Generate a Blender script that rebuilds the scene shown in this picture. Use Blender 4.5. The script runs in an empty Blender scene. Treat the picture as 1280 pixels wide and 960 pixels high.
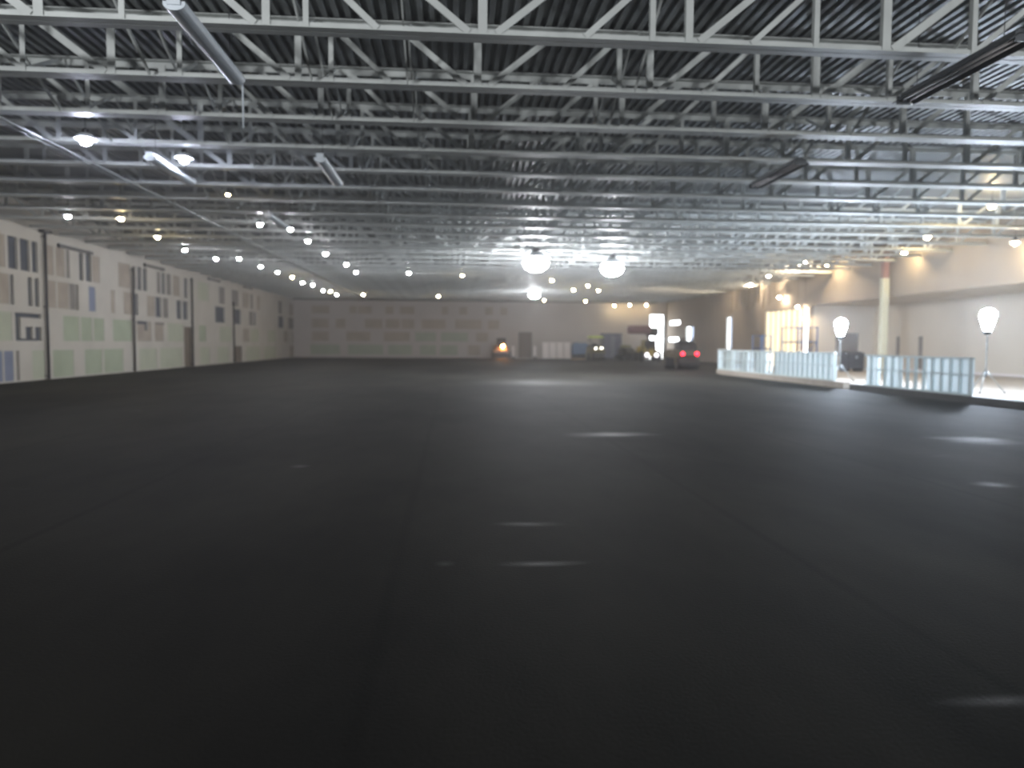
import bpy, bmesh, math, random
from mathutils import Vector, Matrix
random.seed(7)
sc = bpy.context.scene
COL = sc.collection
PI = math.pi

# ------------------------------------------------------------------ camera
F, HEYE = 900.0, 1.6
YAW, PITCH, ROLL = 4.7, 3.24, 0.35
CM = (Matrix.Rotation(-math.radians(YAW), 3, 'Z') @ Matrix.Rotation(math.radians(90 - PITCH), 3, 'X')
      @ Matrix.Rotation(math.radians(ROLL), 3, 'Z'))
EYE = Vector((0, 0, HEYE))
cd = bpy.data.cameras.new('camera')
cam = bpy.data.objects.new('camera', cd)
COL.objects.link(cam)
cam.matrix_world = Matrix.Translation(EYE) @ CM.to_4x4()
cd.sensor_width = 36.0
cd.lens = 36.0 * F / 1280.0
cd.clip_end = 400
cd.dof.use_dof = True
cd.dof.focus_distance = 5.2
cd.dof.aperture_fstop = 0.88
sc.camera = cam


def ray(px, py):
    return CM @ Vector(((px - 640) / F, (480 - py) / F, -1.0))


def at_x(px, py, X):
    d = ray(px, py); return EYE + d * (X / d.x)


def at_y(px, py, Y):
    d = ray(px, py); return EYE + d * (Y / d.y)


def at_z(px, py, Z):
    d = ray(px, py); return EYE + d * ((Z - HEYE) / d.z)


# ------------------------------------------------------------------ colour and materials
def lin(c):
    out = []
    for v in c:
        v /= 255.0
        out.append(v / 12.92 if v <= 0.04045 else ((v + 0.055) / 1.055) ** 2.4)
    return tuple(out) + (1.0,)


MATS = {}


def mat(name, rgb, rough=0.6, metal=0.0, var=0.12, scale=6.0, bump=0.0, spec=0.5):
    if name in MATS:
        return MATS[name]
    m = bpy.data.materials.new(name)
    m.use_nodes = True
    nt = m.node_tree
    b = nt.nodes['Principled BSDF']
    b.inputs['Roughness'].default_value = rough
    b.inputs['Metallic'].default_value = metal
    b.inputs['Specular IOR Level'].default_value = spec
    tc = nt.nodes.new('ShaderNodeTexCoord')
    nz = nt.nodes.new('ShaderNodeTexNoise')
    nz.inputs['Scale'].default_value = scale
    nz.inputs['Detail'].default_value = 3
    nt.links.new(tc.outputs['Object'], nz.inputs['Vector'])
    rp = nt.nodes.new('ShaderNodeValToRGB')
    c = lin(rgb)
    rp.color_ramp.elements[0].position = 0.3
    rp.color_ramp.elements[1].position = 0.7
    rp.color_ramp.elements[0].color = tuple(v * (1 - var) for v in c[:3]) + (1,)
    rp.color_ramp.elements[1].color = tuple(min(1, v * (1 + var)) for v in c[:3]) + (1,)
    nt.links.new(nz.outputs['Fac'], rp.inputs['Fac'])
    nt.links.new(rp.outputs['Color'], b.inputs['Base Color'])
    if bump:
        bp = nt.nodes.new('ShaderNodeBump')
        bp.inputs['Strength'].default_value = bump
        bp.inputs['Distance'].default_value = 0.02
        nt.links.new(nz.outputs['Fac'], bp.inputs['Height'])
        nt.links.new(bp.outputs['Normal'], b.inputs['Normal'])
    MATS[name] = m
    return m


def glow(name, rgb, strength):
    if name in MATS:
        return MATS[name]
    m = bpy.data.materials.new(name)
    m.use_nodes = True
    nt = m.node_tree
    nt.nodes.clear()
    e = nt.nodes.new('ShaderNodeEmission')
    o = nt.nodes.new('ShaderNodeOutputMaterial')
    e.inputs['Color'].default_value = lin(rgb)
    e.inputs['Strength'].default_value = strength
    nt.links.new(e.outputs[0], o.inputs[0])
    MATS[name] = m
    return m


def sheet(name, rgb, trans):
    """milky plastic sheeting: part diffuse, part translucent"""
    if name in MATS:
        return MATS[name]
    m = bpy.data.materials.new(name)
    m.use_nodes = True
    nt = m.node_tree
    nt.nodes.clear()
    o = nt.nodes.new('ShaderNodeOutputMaterial')
    d = nt.nodes.new('ShaderNodeBsdfDiffuse')
    t = nt.nodes.new('ShaderNodeBsdfTranslucent')
    mx = nt.nodes.new('ShaderNodeMixShader')
    d.inputs['Color'].default_value = lin(rgb)
    t.inputs['Color'].default_value = lin(rgb)
    mx.inputs[0].default_value = trans
    nt.links.new(d.outputs[0], mx.inputs[1])
    nt.links.new(t.outputs[0], mx.inputs[2])
    nt.links.new(mx.outputs[0], o.inputs[0])
    MATS[name] = m
    return m


STEEL = mat('primed_steel', (188, 192, 190), 0.5, 0.0, 0.10, 2.0)
GALV = mat('galvanised_steel', (175, 180, 180), 0.4, 0.6, 0.15, 9.0)
FIXT = mat('fixture_enamel', (200, 208, 215), 0.35, 0.0, 0.05, 3.0)
BLACK = mat('black_rubber', (22, 22, 23), 0.7, 0, 0.2, 10)
DARKM = mat('dark_machine_steel', (45, 43, 44), 0.5, 0.2, 0.25, 6)
DARKPIPE = mat('dark_pipe_paint', (52, 52, 58), 0.5, 0, 0.2, 4)
YELL = mat('machine_yellow', (176, 156, 80), 0.45, 0, 0.15, 4)
LIME = mat('lime_canopy', (185, 205, 95), 0.5, 0, 0.12, 4)
ORNG = mat('dull_brown_paint', (150, 130, 120), 0.5, 0, 0.15, 4)
NAVY = mat('dark_blue_paint', (84, 86, 104), 0.5, 0, 0.15, 3)
BLUET = mat('blue_tarp', (82, 106, 138), 0.5, 0, 0.25, 5, 0.4)
BLUES = mat('blue_scaffold_paint', (60, 100, 165), 0.4, 0, 0.12, 5)
ROLLM = mat('brown_roll_wrap', (105, 78, 84), 0.6, 0, 0.15, 6)
WOOD = mat('pale_wood', (165, 135, 100), 0.7, 0, 0.2, 8)
WHITEB = mat('white_board', (228, 222, 222), 0.6, 0, 0.05, 3)
CONC = mat('curb_concrete', (168, 158, 145), 0.8, 0, 0.12, 5, 0.2)
CFLOOR = mat('lobby_concrete', (178, 170, 160), 0.6, 0, 0.10, 1.5)
DASH = mat('dasher_frame_white', (205, 218, 220), 0.4, 0.0, 0.06, 5)
DASHP = sheet('dasher_panel_milky', (236, 243, 245), 0.75)
BULBW = glow('lamp_white', (250, 250, 255), 540)
BULBY = glow('lamp_warm', (255, 226, 170), 330)
BULBR = glow('lamp_warm_bright', (255, 232, 200), 700)
BULBP = glow('lamp_cool', (226, 232, 255), 480)
FLOODE = glow('flood_globe', (246, 249, 255), 230)
WORKE = glow('work_light_globe', (222, 236, 255), 620)
HEADE = glow('headlight_lens', (255, 248, 225), 60)
HEADW = glow('headlight_lens_dim', (235, 230, 235), 5)
AMBER = glow('amber_lens', (255, 165, 75), 320)
REDE = glow('red_tail_lens', (255, 40, 60), 9)


# ------------------------------------------------------------------ mesh building helpers
class MB:
    def __init__(self):
        self.bm = bmesh.new()

    def box(self, lo, hi, mi=0):
        (x0, y0, z0), (x1, y1, z1) = lo, hi
        v = [self.bm.verts.new(p) for p in ((x0, y0, z0), (x1, y0, z0), (x1, y1, z0), (x0, y1, z0),
                                            (x0, y0, z1), (x1, y0, z1), (x1, y1, z1), (x0, y1, z1))]
        for f in ((3, 2, 1, 0), (4, 5, 6, 7), (0, 1, 5, 4), (1, 2, 6, 5), (2, 3, 7, 6), (3, 0, 4, 7)):
            self.bm.faces.new([v[i] for i in f]).material_index = mi
        return self

    def cbox(self, c, s):
        return self.box([c[i] - s[i] / 2 for i in range(3)], [c[i] + s[i] / 2 for i in range(3)])

    def prism(self, pts, axis, a, b, mi=0):
        """extrude a 2D outline along axis from a to b (outline coords are the two other axes in order)"""
        def mk(p, t):
            return {'x': (t, p[0], p[1]), 'y': (p[0], t, p[1]), 'z': (p[0], p[1], t)}[axis]
        A = [self.bm.verts.new(mk(p, a)) for p in pts]
        B = [self.bm.verts.new(mk(p, b)) for p in pts]
        n = len(pts)
        self.bm.faces.new(A[::-1]).material_index = mi
        self.bm.faces.new(B).material_index = mi
        for i in range(n):
            self.bm.faces.new([A[i], A[(i + 1) % n], B[(i + 1) % n], B[i]]).material_index = mi
        return self

    def bar(self, a, b, w, t, up=(0, 1, 0)):
        """rectangular bar from a to b; w across, t along 'up'"""
        a, b = Vector(a), Vector(b)
        d = (b - a).normalized()
        u = Vector(up)
        u = (u - d * u.dot(d)).normalized()
        s = d.cross(u)
        vs = []
        for p in (a, b):
            for i, j in ((-1, -1), (1, -1), (1, 1), (-1, 1)):
                vs.append(self.bm.verts.new(p + s * (i * w / 2) + u * (j * t / 2)))
        for f in ((3, 2, 1, 0), (4, 5, 6, 7), (0, 1, 5, 4), (1, 2, 6, 5), (2, 3, 7, 6), (3, 0, 4, 7)):
            self.bm.faces.new([vs[i] for i in f])
        return self

    def tube(self, pts, r, n=8, smooth=True, caps=True):
        pts = [Vector(p) for p in pts]
        rings = []
        for i, p in enumerate(pts):
            d = (pts[min(i + 1, len(pts) - 1)] - pts[max(i - 1, 0)]).normalized()
            u = d.orthogonal().normalized()
            if abs(d.z) < 0.99:
                u = d.cross(Vector((0, 0, 1))).normalized()
            w = d.cross(u)
            rr = r[i] if isinstance(r, (list, tuple)) else r
            rings.append([self.bm.verts.new(p + (u * math.cos(2 * PI * k / n) + w * math.sin(2 * PI * k / n)) * rr) for k in range(n)])
        for A, B in zip(rings, rings[1:]):
            for k in range(n):
                f = self.bm.faces.new([A[k], A[(k + 1) % n], B[(k + 1) % n], B[k]])
                f.smooth = smooth
        if caps:
            self.bm.faces.new(rings[0][::-1]); self.bm.faces.new(rings[-1])
        return self

    def lathe(self, prof, n=14, c=(0, 0, 0)):
        """prof: list of (r, z)"""
        rings = [[self.bm.verts.new((c[0] + max(r, 1e-4) * math.cos(2 * PI * k / n), c[1] + max(r, 1e-4) * math.sin(2 * PI * k / n), c[2] + z)) for k in range(n)] for r, z in prof]
        for A, B in zip(rings, rings[1:]):
            for k in range(n):
                self.bm.faces.new([A[k], A[(k + 1) % n], B[(k + 1) % n], B[k]]).smooth = True
        self.bm.faces.new(rings[0][::-1]); self.bm.faces.new(rings[-1])
        return self

    def build(self, name, mats, parent=None, bevel=0.0):
        bmesh.ops.recalc_face_normals(self.bm, faces=self.bm.faces)
        me = bpy.data.meshes.new(name)
        self.bm.to_mesh(me); self.bm.free()
        for m in (mats if isinstance(mats, (list, tuple)) else [mats]):
            me.materials.append(m)
        o = bpy.data.objects.new(name, me)
        COL.objects.link(o)
        if parent is not None:
            o.parent = parent
        if bevel:
            bv = o.modifiers.new('bevel', 'BEVEL'); bv.width = bevel; bv.segments = 2; bv.limit_method = 'ANGLE'
        return o


def tag(o, label, cat, group=None, kind=None):
    if label: o['label'] = label
    if cat: o['category'] = cat
    if group: o['group'] = group
    if kind: o['kind'] = kind
    return o


def thing(name, label, cat, loc=(0, 0, 0), rz=0.0, group=None):
    o = bpy.data.objects.new(name, None)
    COL.objects.link(o)
    o.location = loc; o.rotation_euler = (0, 0, rz)
    o.empty_display_size = 0.2
    return tag(o, label, cat, group)


def struct(o):
    o['kind'] = 'structure'; return o


def dup(root, loc=None, rz=None, label=None, group=None):
    r = root.copy(); COL.objects.link(r)
    if loc is not None: r.location = loc
    if rz is not None: r.rotation_euler = (0, 0, rz)
    if label: r['label'] = label
    if group: r['group'] = group
    for ch in list(root.children):
        c = ch.copy(); COL.objects.link(c); c.parent = r
        for g in list(ch.children):
            d = g.copy(); COL.objects.link(d); d.parent = c
    return r


ORD = ['first', 'second', 'third', 'fourth', 'fifth', 'sixth', 'seventh', 'eighth', 'ninth', 'tenth', 'eleventh', 'twelfth',
       'thirteenth', 'fourteenth', 'fifteenth', 'sixteenth', 'seventeenth', 'eighteenth', 'nineteenth', 'twentieth']
TENS = {2: 'twenty', 3: 'thirty'}


def ordinal(i):          # i counts from 0
    if i < 20: return ORD[i]
    t, r = divmod(i + 1, 10)
    return {2: 'twentieth', 3: 'thirtieth'}[t] if r == 0 else TENS[t] + '-' + ORD[r - 1]


# ------------------------------------------------------------------ the shell
XL, XR, YN, YB, ZD = -16.6, 23.2, -14.0, 77.0, 7.07


def panel_wall(name, fmap, us, zs, rects, mats, base=0, thick=0.25):
    """One wall mesh cut into cells. rects: (u0,u1,z0,z1, material index or None for a hole, recess depth).
    fmap(u, z, d) -> xyz with d going away from the room."""
    U, Z = set(us), set(zs)
    for r in rects:
        U.update(r[:2]); Z.update(r[2:4])
    U = sorted(U); Z = sorted(Z)
    U = [u for i, u in enumerate(U) if i == 0 or u - U[i - 1] > 1e-4]
    Z = [z for i, z in enumerate(Z) if i == 0 or z - Z[i - 1] > 1e-4]
    nu, nz = len(U) - 1, len(Z) - 1
    cell = [[(base, 0.0)] * nz for _ in range(nu)]
    for (a, b, c, d, mi, dep) in rects:
        for i in range(nu):
            um = (U[i] + U[i + 1]) / 2
            if not a < um < b: continue
            for j in range(nz):
                zm = (Z[j] + Z[j + 1]) / 2
                if c < zm < d:
                    cell[i][j] = (mi, thick if mi is None else dep)
    bm = bmesh.new()

    def quad(p, mi):
        f = bm.faces.new([bm.verts.new(q) for q in p]); f.material_index = mi
    for i in range(nu):
        for j in range(nz):
            mi, d = cell[i][j]
            u0, u1, z0, z1 = U[i], U[i + 1], Z[j], Z[j + 1]
            if mi is not None:
                quad([fmap(u0, z0, d), fmap(u1, z0, d), fmap(u1, z1, d), fmap(u0, z1, d)], mi)
                quad([fmap(u0, z0, thick), fmap(u0, z1, thick), fmap(u1, z1, thick), fmap(u1, z0, thick)], base)
            if i + 1 < nu and abs(cell[i + 1][j][1] - d) > 1e-6:
                e = cell[i + 1][j][1]
                quad([fmap(u1, z0, d), fmap(u1, z1, d), fmap(u1, z1, e), fmap(u1, z0, e)], base)
            if j + 1 < nz and abs(cell[i][j + 1][1] - d) > 1e-6:
                e = cell[i][j + 1][1]
                quad([fmap(u0, z1, d), fmap(u1, z1, d), fmap(u1, z1, e), fmap(u0, z1, e)], base)
    me = bpy.data.meshes.new(name)
    bm.to_mesh(me); bm.free()
    for m in mats: me.materials.append(m)
    o = bpy.data.objects.new(name, me)
    COL.objects.link(o)
    return struct(o)


MUD = mat('joint_compound', (176, 172, 164), 0.85, 0, 0.06, 0.8)
TANB = mat('tan_board', (150, 141, 130), 0.85, 0, 0.12, 1.2)
GRNB = mat('green_board', (150, 158, 138), 0.85, 0, 0.08, 1.0)
SLATE = mat('slate_board', (76, 80, 88), 0.85, 0, 0.15, 1.5)
BLUEB = mat('blue_board', (116, 123, 142), 0.85, 0, 0.10, 1.5)
BROWN = mat('brown_door', (104, 94, 84), 0.6, 0, 0.1, 2)
MIDB = mat('grey_board', (118, 114, 110), 0.85, 0, 0.15, 1.2)
PALEG = mat('pale_green_board', (164, 168, 150), 0.85, 0, 0.06, 1.0)

# --- left wall: mudded drywall with bare boards and open patches
ROWZ = {1: (4.3, 5.52), 2: (2.95, 4.08), 3: (1.58, 2.66), 4: (0.06, 1.2)}
T, G, S, B, M, P = 1, 2, 3, 4, 5, 6
LP = {1: [(-14, 10, T), (14, 26, S), (29, 41, S), (43.5, 51, S), (62, 70, T), (73, 84, T), (86, 90, M), (102, 107, S), (110, 117, S), (118, 127, T),
          (150, 165, T), (168.5, 172, M), (174, 179, S), (181, 186, S), (198, 202, M), (204, 208, S), (210, 215, M), (218, 226, T), (232, 236, S),
          (249, 262, P), (275, 282, M), (291, 299, M), (304, 312, T), (314, 317, M), (322, 326, T), (348.5, 353, M), (362, 368, T), (374, 378, T)],
      2: [(-14, 14, T), (15.5, 20, S), (37.5, 43, S), (46, 51.5, S), (62, 72, T), (74, 88, T), (89, 96, M), (97, 100, S), (113, 121, B), (140, 145, T),
          (156, 167, T), (169, 174, S), (185, 195, T), (196, 203, S), (205, 211, M), (222, 228, S), (230, 236, S), (270, 282, S), (292, 302, S),
          (312, 317, M), (318, 321, S), (348.5, 355.5, S), (361, 368, M), (370, 380, T)],
      3: [(-14, 16, P), (20.5, 27, S), (80, 100, G), (102, 116, G), (118, 131, G), (142, 166, G), (172, 190, T), (194, 205, T), (210, 230, P), (249, 258, G),
          (275, 290, P), (304, 312, T), (314, 324, P), (335, 345, P), (355, 360, T), (366, 372, T), (375, 380, T)],
      4: [(-14, 3, B), (5, 16.5, B), (20, 24, M), (40, 56, P), (66, 92, G), (106, 128, G), (130, 154, G), (174, 196, P), (200, 228, P), (250, 262, P),
          (272, 286, P), (308, 325, P), (330, 345, P), (362, 370, T)]}


def yl(px):
    return at_x(px, 440, XL).y


lr = []
for row, items in LP.items():
    z0, z1 = ROWZ[row]
    for a, b, mi in items:
        lr.append((yl(a), yl(b), z0, z1, mi, 0.09 if mi == S else 0.012))
z0, z1 = ROWZ[3]
lr += [(yl(20), yl(53), z1 - 0.18, z1, S, 0.09), (yl(33), yl(42), z0, z0 + 0.55, S, 0.09), (yl(45), yl(53), z0, z0 + 0.55, S, 0.09), (yl(20.5), yl(53), z0, z0 + 0.09, S, 0.09),
       (yl(172), yl(186), z1 - 0.16, z1, S, 0.09), (yl(182), yl(186), z1 - 0.5, z1, S, 0.09), (yl(195), yl(206), z1 - 0.14, z1, M, 0.05)]
lr += [(yl(230.5), yl(240.5), 0.0, 2.5, None, 0), (yl(293), yl(302.5), 0.0, 1.25, None, 0)]
panel_wall('wall_left', lambda u, z, d: (XL - d, u, z), (YN, YB), (0, ZD), lr, [MUD, TANB, GRNB, SLATE, BLUEB, MIDB, PALEG])


def slab_door(name, fr, a, b, z1, plane_x=None, plane_y=None, m=BROWN):
    root = bpy.data.objects.new(name, None); COL.objects.link(root); struct(root)
    if plane_x is not None:
        root.location = (plane_x, (a + b) / 2, 0)
        root.rotation_euler = (0, 0, PI / 2)
    else:
        root.location = ((a + b) / 2, plane_y, 0)
    w = abs(b - a)
    mb = MB().box((-w / 2 + 0.05, -0.03, 0.01), (w / 2 - 0.05, 0.03, z1 - 0.06))
    mb.build('door_leaf', m, root, 0.008)
    fm = MB()
    fm.box((-w / 2, -0.06, 0), (-w / 2 + 0.05, 0.06, z1)).box((w / 2 - 0.05, -0.06, 0), (w / 2, 0.06, z1)).box((-w / 2 + .05, -0.06, z1 - 0.06), (w / 2 - .05, 0.06, z1))
    fm.build('door_frame', fr, root)
    for s in (-1, 1):
        MB().tube([(w / 2 - 0.14, s * 0.03, 1.0), (w / 2 - 0.14, s * 0.09, 1.0), (w / 2 - 0.26, s * 0.09, 1.0)], 0.012, 6).build('door_handle', GALV, root)
    return root


slab_door('door_1', BROWN, yl(230.5), yl(240.5), 2.5, plane_x=XL - 0.12)
slab_door('door_2', BROWN, yl(293), yl(302.5), 1.25, plane_x=XL - 0.12)

# --- back wall: patched boards on the left, smooth on the right, a door and the tall daylight opening
BMUD = mat('back_wall_board', (172, 166, 162), 0.85, 0, 0.04, 0.5)
BT = mat('back_tan_board', (158, 147, 134), 0.85, 0, 0.08, 1.0)
BG = mat('back_green_board', (152, 158, 142), 0.85, 0, 0.06, 1.0)


def xb(px):
    return at_y(px, 440, YB).x


br = []
for (ya, yb), items in (((383, 392.5), [(390, 412, 1), (437, 446, 1), (448, 465, 1), (482, 492, 1), (500, 518, 1), (552, 560, 1), (574, 584, 1), (606, 616, 1), (625, 634, 1)]),
                        ((399, 410.5), [(390, 411, 1), (420, 432, 1), (456, 478, 1), (482, 500, 1), (502, 518, 1), (527, 557, 1), (569, 602, 1), (610, 624, 1)]),
                        ((415, 426.5), [(390, 411, 1), (433, 463, 1), (480, 512, 1), (519, 545, 2), (551, 585, 2), (595, 610, 1)]),
                        ((431, 443.5), [(388, 425, 2), (435, 479, 2), (485, 515, 2), (525, 545, 2), (550, 572, 2), (585, 600, 1)])):
    zt, zb = at_y(500, ya, YB).z, at_y(500, yb, YB).z
    for a, b, mi in items:
        br.append((xb(a), xb(b), max(zb, .05), zt, mi, 0.012))
DX0, DX1 = xb(648), xb(665)
OX0, OX1, OZ1 = xb(812), XR - 0.35, 4.75
br += [(DX0, DX1, 0, 2.8, None, 0), (OX0, OX1, 0.0, OZ1, None, 0)]
panel_wall('wall_back', lambda u, z, d: (u, YB + d, z), (XL, XR), (0, ZD), br, [BMUD, BT, BG])
slab_door('door_3', BROWN, DX0, DX1, 2.8, plane_y=YB + 0.12)
# frame of the tall opening
MB().box((OX0 - .1, YB - .04, 0), (OX0, YB + .3, OZ1)).box((OX1, YB - .04, 0), (OX1 + .1, YB + .3, OZ1)).box((OX0 - .1, YB - .04, OZ1), (OX1 + .1, YB + .3, OZ1 + .12)).build('trim_1', GALV)
struct(bpy.data.objects['trim_1'])

# --- wall behind the camera
panel_wall('wall_front', lambda u, z, d: (u, YN - d, z), (XL, XR), (0, ZD), [], [MUD])

# --- right wall: soffit above, openings below
SOFF = mat('soffit_board', (152, 142, 130), 0.85, 0, 0.05, 0.6)
RTAN = mat('stud_bay_tan', (150, 140, 124), 0.85, 0, 0.12, 2)
LOBW = mat('lobby_wall_paint', (208, 200, 186), 0.8, 0, 0.04, 0.5)


def yr(px):
    return at_x(px, 440, XR).y


YE = 45.4                   # far end of the lobby recess
SZ = 4.2                    # underside of the soffit
rr = [(12.0, YE, 0.0, SZ, None, 0)]
WY0, WY1 = YE + 0.25, 52.2
rr.append((WY0, WY1, 0.0, 4.1, None, 0))                     # glazed front
rr.append((yr(914), yr(907), 1.2, 3.95, None, 0))           # tall slot
for a, b, ya, yb in ((849, 835, 400.5, 406.5), (848, 834, 421.5, 427.5)):
    p, q = at_x((a + b) / 2, ya, XR), at_x((a + b) / 2, yb, XR)
    rr.append((yr(a), yr(b), q.z, p.z, None, 0))
p, q = at_x(862, 408, XR), at_x(862, 432, XR)
rr.append((yr(866.5), yr(856.5), q.z, p.z, None, 0))
for k in range(9):                                             # exposed stud bays high on the wall
    a = 912 + k * 6.6
    rr.append((yr(a + 3.6), yr(a), 4.3 + (k % 3) * 0.25, 6.5, 1, 0.09))
panel_wall('wall_right', lambda u, z, d: (XR + d, u, z), (YN, YB), (0, ZD), rr, [SOFF, RTAN])


def glazing(name, y0, y1, z0, z1, nmull, m, openbay=None):
    root = bpy.data.objects.new(name, None); COL.objects.link(root); struct(root)
    root.location = (XR + 0.12, (y0 + y1) / 2, z0)
    w, h = y1 - y0, z1 - z0
    f = MB()
    t = 0.06
    for s in (-1, 1):
        f.box((-t, s * w / 2 - (t if s > 0 else 0), 0), (t, s * w / 2 + (0 if s > 0 else t), h))
    f.box((-t, -w / 2 + t, h - t), (t, w / 2 - t, h)).box((-t, -w / 2 + t, 0), (t, w / 2 - t, t))
    f.build('window_frame', GALV, root)
    for k in range(1, nmull):
        y = -w / 2 + w * k / nmull
        MB().box((-t, y - .03, t), (t, y + .03, h - t)).build('mullion', WOOD if nmull > 4 else GALV, root)
    for k in range(nmull):
        if openbay and k in openbay: continue
        a = -w / 2 + w * k / nmull + .035
        MB().box((-.006, a, t), (.006, a + w / nmull - .07, h - t)).build('pane', m, root)
    return root


MILK = sheet('milky_sheeting', (246, 236, 214), 0.62)
MILKB = sheet('milky_blue_sheeting', (225, 232, 246), 0.6)
glazing('window_1', WY0, WY1, 0.0, 4.1, 8, MILK, openbay=(0,))
glazing('window_2', yr(914), yr(907), 1.2, 3.95, 2, MILKB, openbay=(1,))
glazing('window_3', yr(849), yr(835), at_x(842, 406.5, XR).z, at_x(842, 400.5, XR).z, 1, MILKB, openbay=(0,))
glazing('window_4', yr(848), yr(834), at_x(841, 427.5, XR).z, at_x(841, 421.5, XR).z, 1, MILKB, openbay=(0,))
glazing('window_5', yr(866.5), yr(856.5), at_x(862, 432, XR).z, at_x(862, 408, XR).z, 2, MILKB, openbay=(1,))

# lobby recess behind the opening
XO = 27.6
lb = []
PURP = mat('lobby_grey_door', (128, 122, 116), 0.7, 0, 0.1, 2)


def yo(px):
    return at_x(px, 440, XO).y


YD = [(yo(1124), yo(1119)), (yo(1153), yo(1147))]
panel_wall('wall_lobby', lambda u, z, d: (XO + d, u, z), (12, YE), (0.1, SZ), [(a, b, 0.1, 2.15, 1, 0.06) for a, b in YD], [LOBW, PURP])
panel_wall('wall_lobby_end', lambda u, z, d: (u, YE + d, z), (XR + .25, XO), (0.1, SZ), [(25.0, 26.6, 0.9, 2.4, 1, 0.08)], [LOBW, PURP], thick=0.2)
panel_wall('wall_lobby_near', lambda u, z, d: (u, 12 - d, z), (XR + .25, XO), (0.1, SZ), [], [LOBW])
struct(MB().box((XR + .25, 12, SZ), (XO + .2, YE + .2, SZ + .15)).build('ceiling_lobby', LOBW))
struct(MB().box((XO - .02, 12, 0.1), (XO, YE, 0.22)).build('baseboard_lobby', WHITEB))

# --- ceiling: ribbed metal deck running away from the camera
deck = bpy.data.materials.new('metal_deck'); deck.use_nodes = True
nt = deck.node_tree; bs = nt.nodes['Principled BSDF']
bs.inputs['Metallic'].default_value = 0.25
bs.inputs['Roughness'].default_value = 0.52
tc = nt.nodes.new('ShaderNodeTexCoord'); nz = nt.nodes.new('ShaderNodeTexNoise'); nz.inputs['Scale'].default_value = 1.3
rp = nt.nodes.new('ShaderNodeValToRGB')
rp.color_ramp.elements[0].color = lin((122, 126, 128)); rp.color_ramp.elements[1].color = lin((152, 156, 156))
nt.links.new(tc.outputs['Object'], nz.inputs['Vector']); nt.links.new(nz.outputs['Fac'], rp.inputs['Fac']); nt.links.new(rp.outputs['Color'], bs.inputs['Base Color'])
bm = bmesh.new()
pitch = 0.2
prof = []
x = XL - .2
while x < XO + .3:
    prof += [(x, ZD), (x + 0.085, ZD), (x + 0.105, ZD + 0.075), (x + 0.18, ZD + 0.075)]
    x += pitch
A = [bm.verts.new((px, YN - .2, pz)) for px, pz in prof]
Bv = [bm.verts.new((px, YB + .2, pz)) for px, pz in prof]
for i in range(len(prof) - 1):
    bm.faces.new([A[i], A[i + 1], Bv[i + 1], Bv[i]])
me = bpy.data.meshes.new('ceiling'); bm.to_mesh(me); bm.free(); me.materials.append(deck)
o = bpy.data.objects.new('ceiling', me); COL.objects.link(o); struct(o)
struct(MB().box((XL - .4, YN - .4, ZD + .09), (XO + .4, YB + .4, ZD + .25)).build('roof', MIDB))

# --- floor: black asphalt with worn lanes, seams and damp patches
DAMP = []
for px, py, ha, hb in ((1218, 550, .7, .5), (765, 543, .8, .35), (675, 705, .3, .07), (556, 705, .08, .07), (660, 655, .35, .1), (375, 583, .12, .12), (1242, 606, .25, .2), (668, 478, 2.6, 2.6), (1250, 876, .25, .05), (828, 466, 1.6, 1.8)):
    q = at_z(px, py, 0)
    DAMP.append((q.x, q.y, ha, hb))
fl = bpy.data.materials.new('black_asphalt'); fl.use_nodes = True
nt = fl.node_tree; bs = nt.nodes['Principled BSDF']
L = nt.links.new


def node(t, **kw):
    n = nt.nodes.new(t)
    for k, v in kw.items(): n.inputs[k].default_value = v
    return n


tc = node('ShaderNodeTexCoord')
mp1 = node('ShaderNodeMapping'); mp1.inputs['Scale'].default_value = (0.32, 0.14, 1)
n1 = node('ShaderNodeTexNoise', Scale=1.0, Detail=5.0, Roughness=0.6)
L(tc.outputs['Object'], mp1.inputs['Vector']); L(mp1.outputs[0], n1.inputs['Vector'])
r1 = nt.nodes.new('ShaderNodeValToRGB')
r1.color_ramp.elements[0].position = 0.32; r1.color_ramp.elements[1].position = 0.7
r1.color_ramp.elements[0].color = (0.011, 0.0108, 0.0105, 1); r1.color_ramp.elements[1].color = (0.038, 0.0362, 0.031, 1)
L(n1.outputs['Fac'], r1.inputs['Fac'])
sep = node('ShaderNodeSeparateXYZ'); L(tc.outputs['Object'], sep.inputs[0])


def lane(val, per, half, soft):
    """1 on a thin line every 'per' metres of the given coordinate"""
    a = node('ShaderNodeMath'); a.operation = 'PINGPONG'; a.inputs[1].default_value = per / 2
    L(val, a.inputs[0])
    b = node('ShaderNodeMapRange'); b.inputs[1].default_value = half; b.inputs[2].default_value = half + soft
    b.inputs[3].default_value = 1; b.inputs[4].default_value = 0
    L(a.outputs[0], b.inputs[0])
    return b.outputs[0]


offx = node('ShaderNodeMath'); offx.operation = 'ADD'; offx.inputs[1].default_value = 0.35; L(sep.outputs['X'], offx.inputs[0])
wob = node('ShaderNodeMath'); wob.operation = 'MULTIPLY_ADD'; wob.inputs[1].default_value = 0.12; L(n1.outputs['Fac'], wob.inputs[0]); L(offx.outputs[0], wob.inputs[2])
seam = lane(wob.outputs[0], 3.0, 0.015, 0.05)
mixc = node('ShaderNodeMixRGB'); mixc.inputs[2].default_value = (0.008, 0.008, 0.008, 1)
sm = node('ShaderNodeMath'); sm.operation = 'MULTIPLY'; sm.inputs[1].default_value = 0.3; L(seam, sm.inputs[0])
L(sm.outputs[0], mixc.inputs[0]); L(r1.outputs['Color'], mixc.inputs[1]); L(mixc.outputs[0], bs.inputs['Base Color'])
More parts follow.
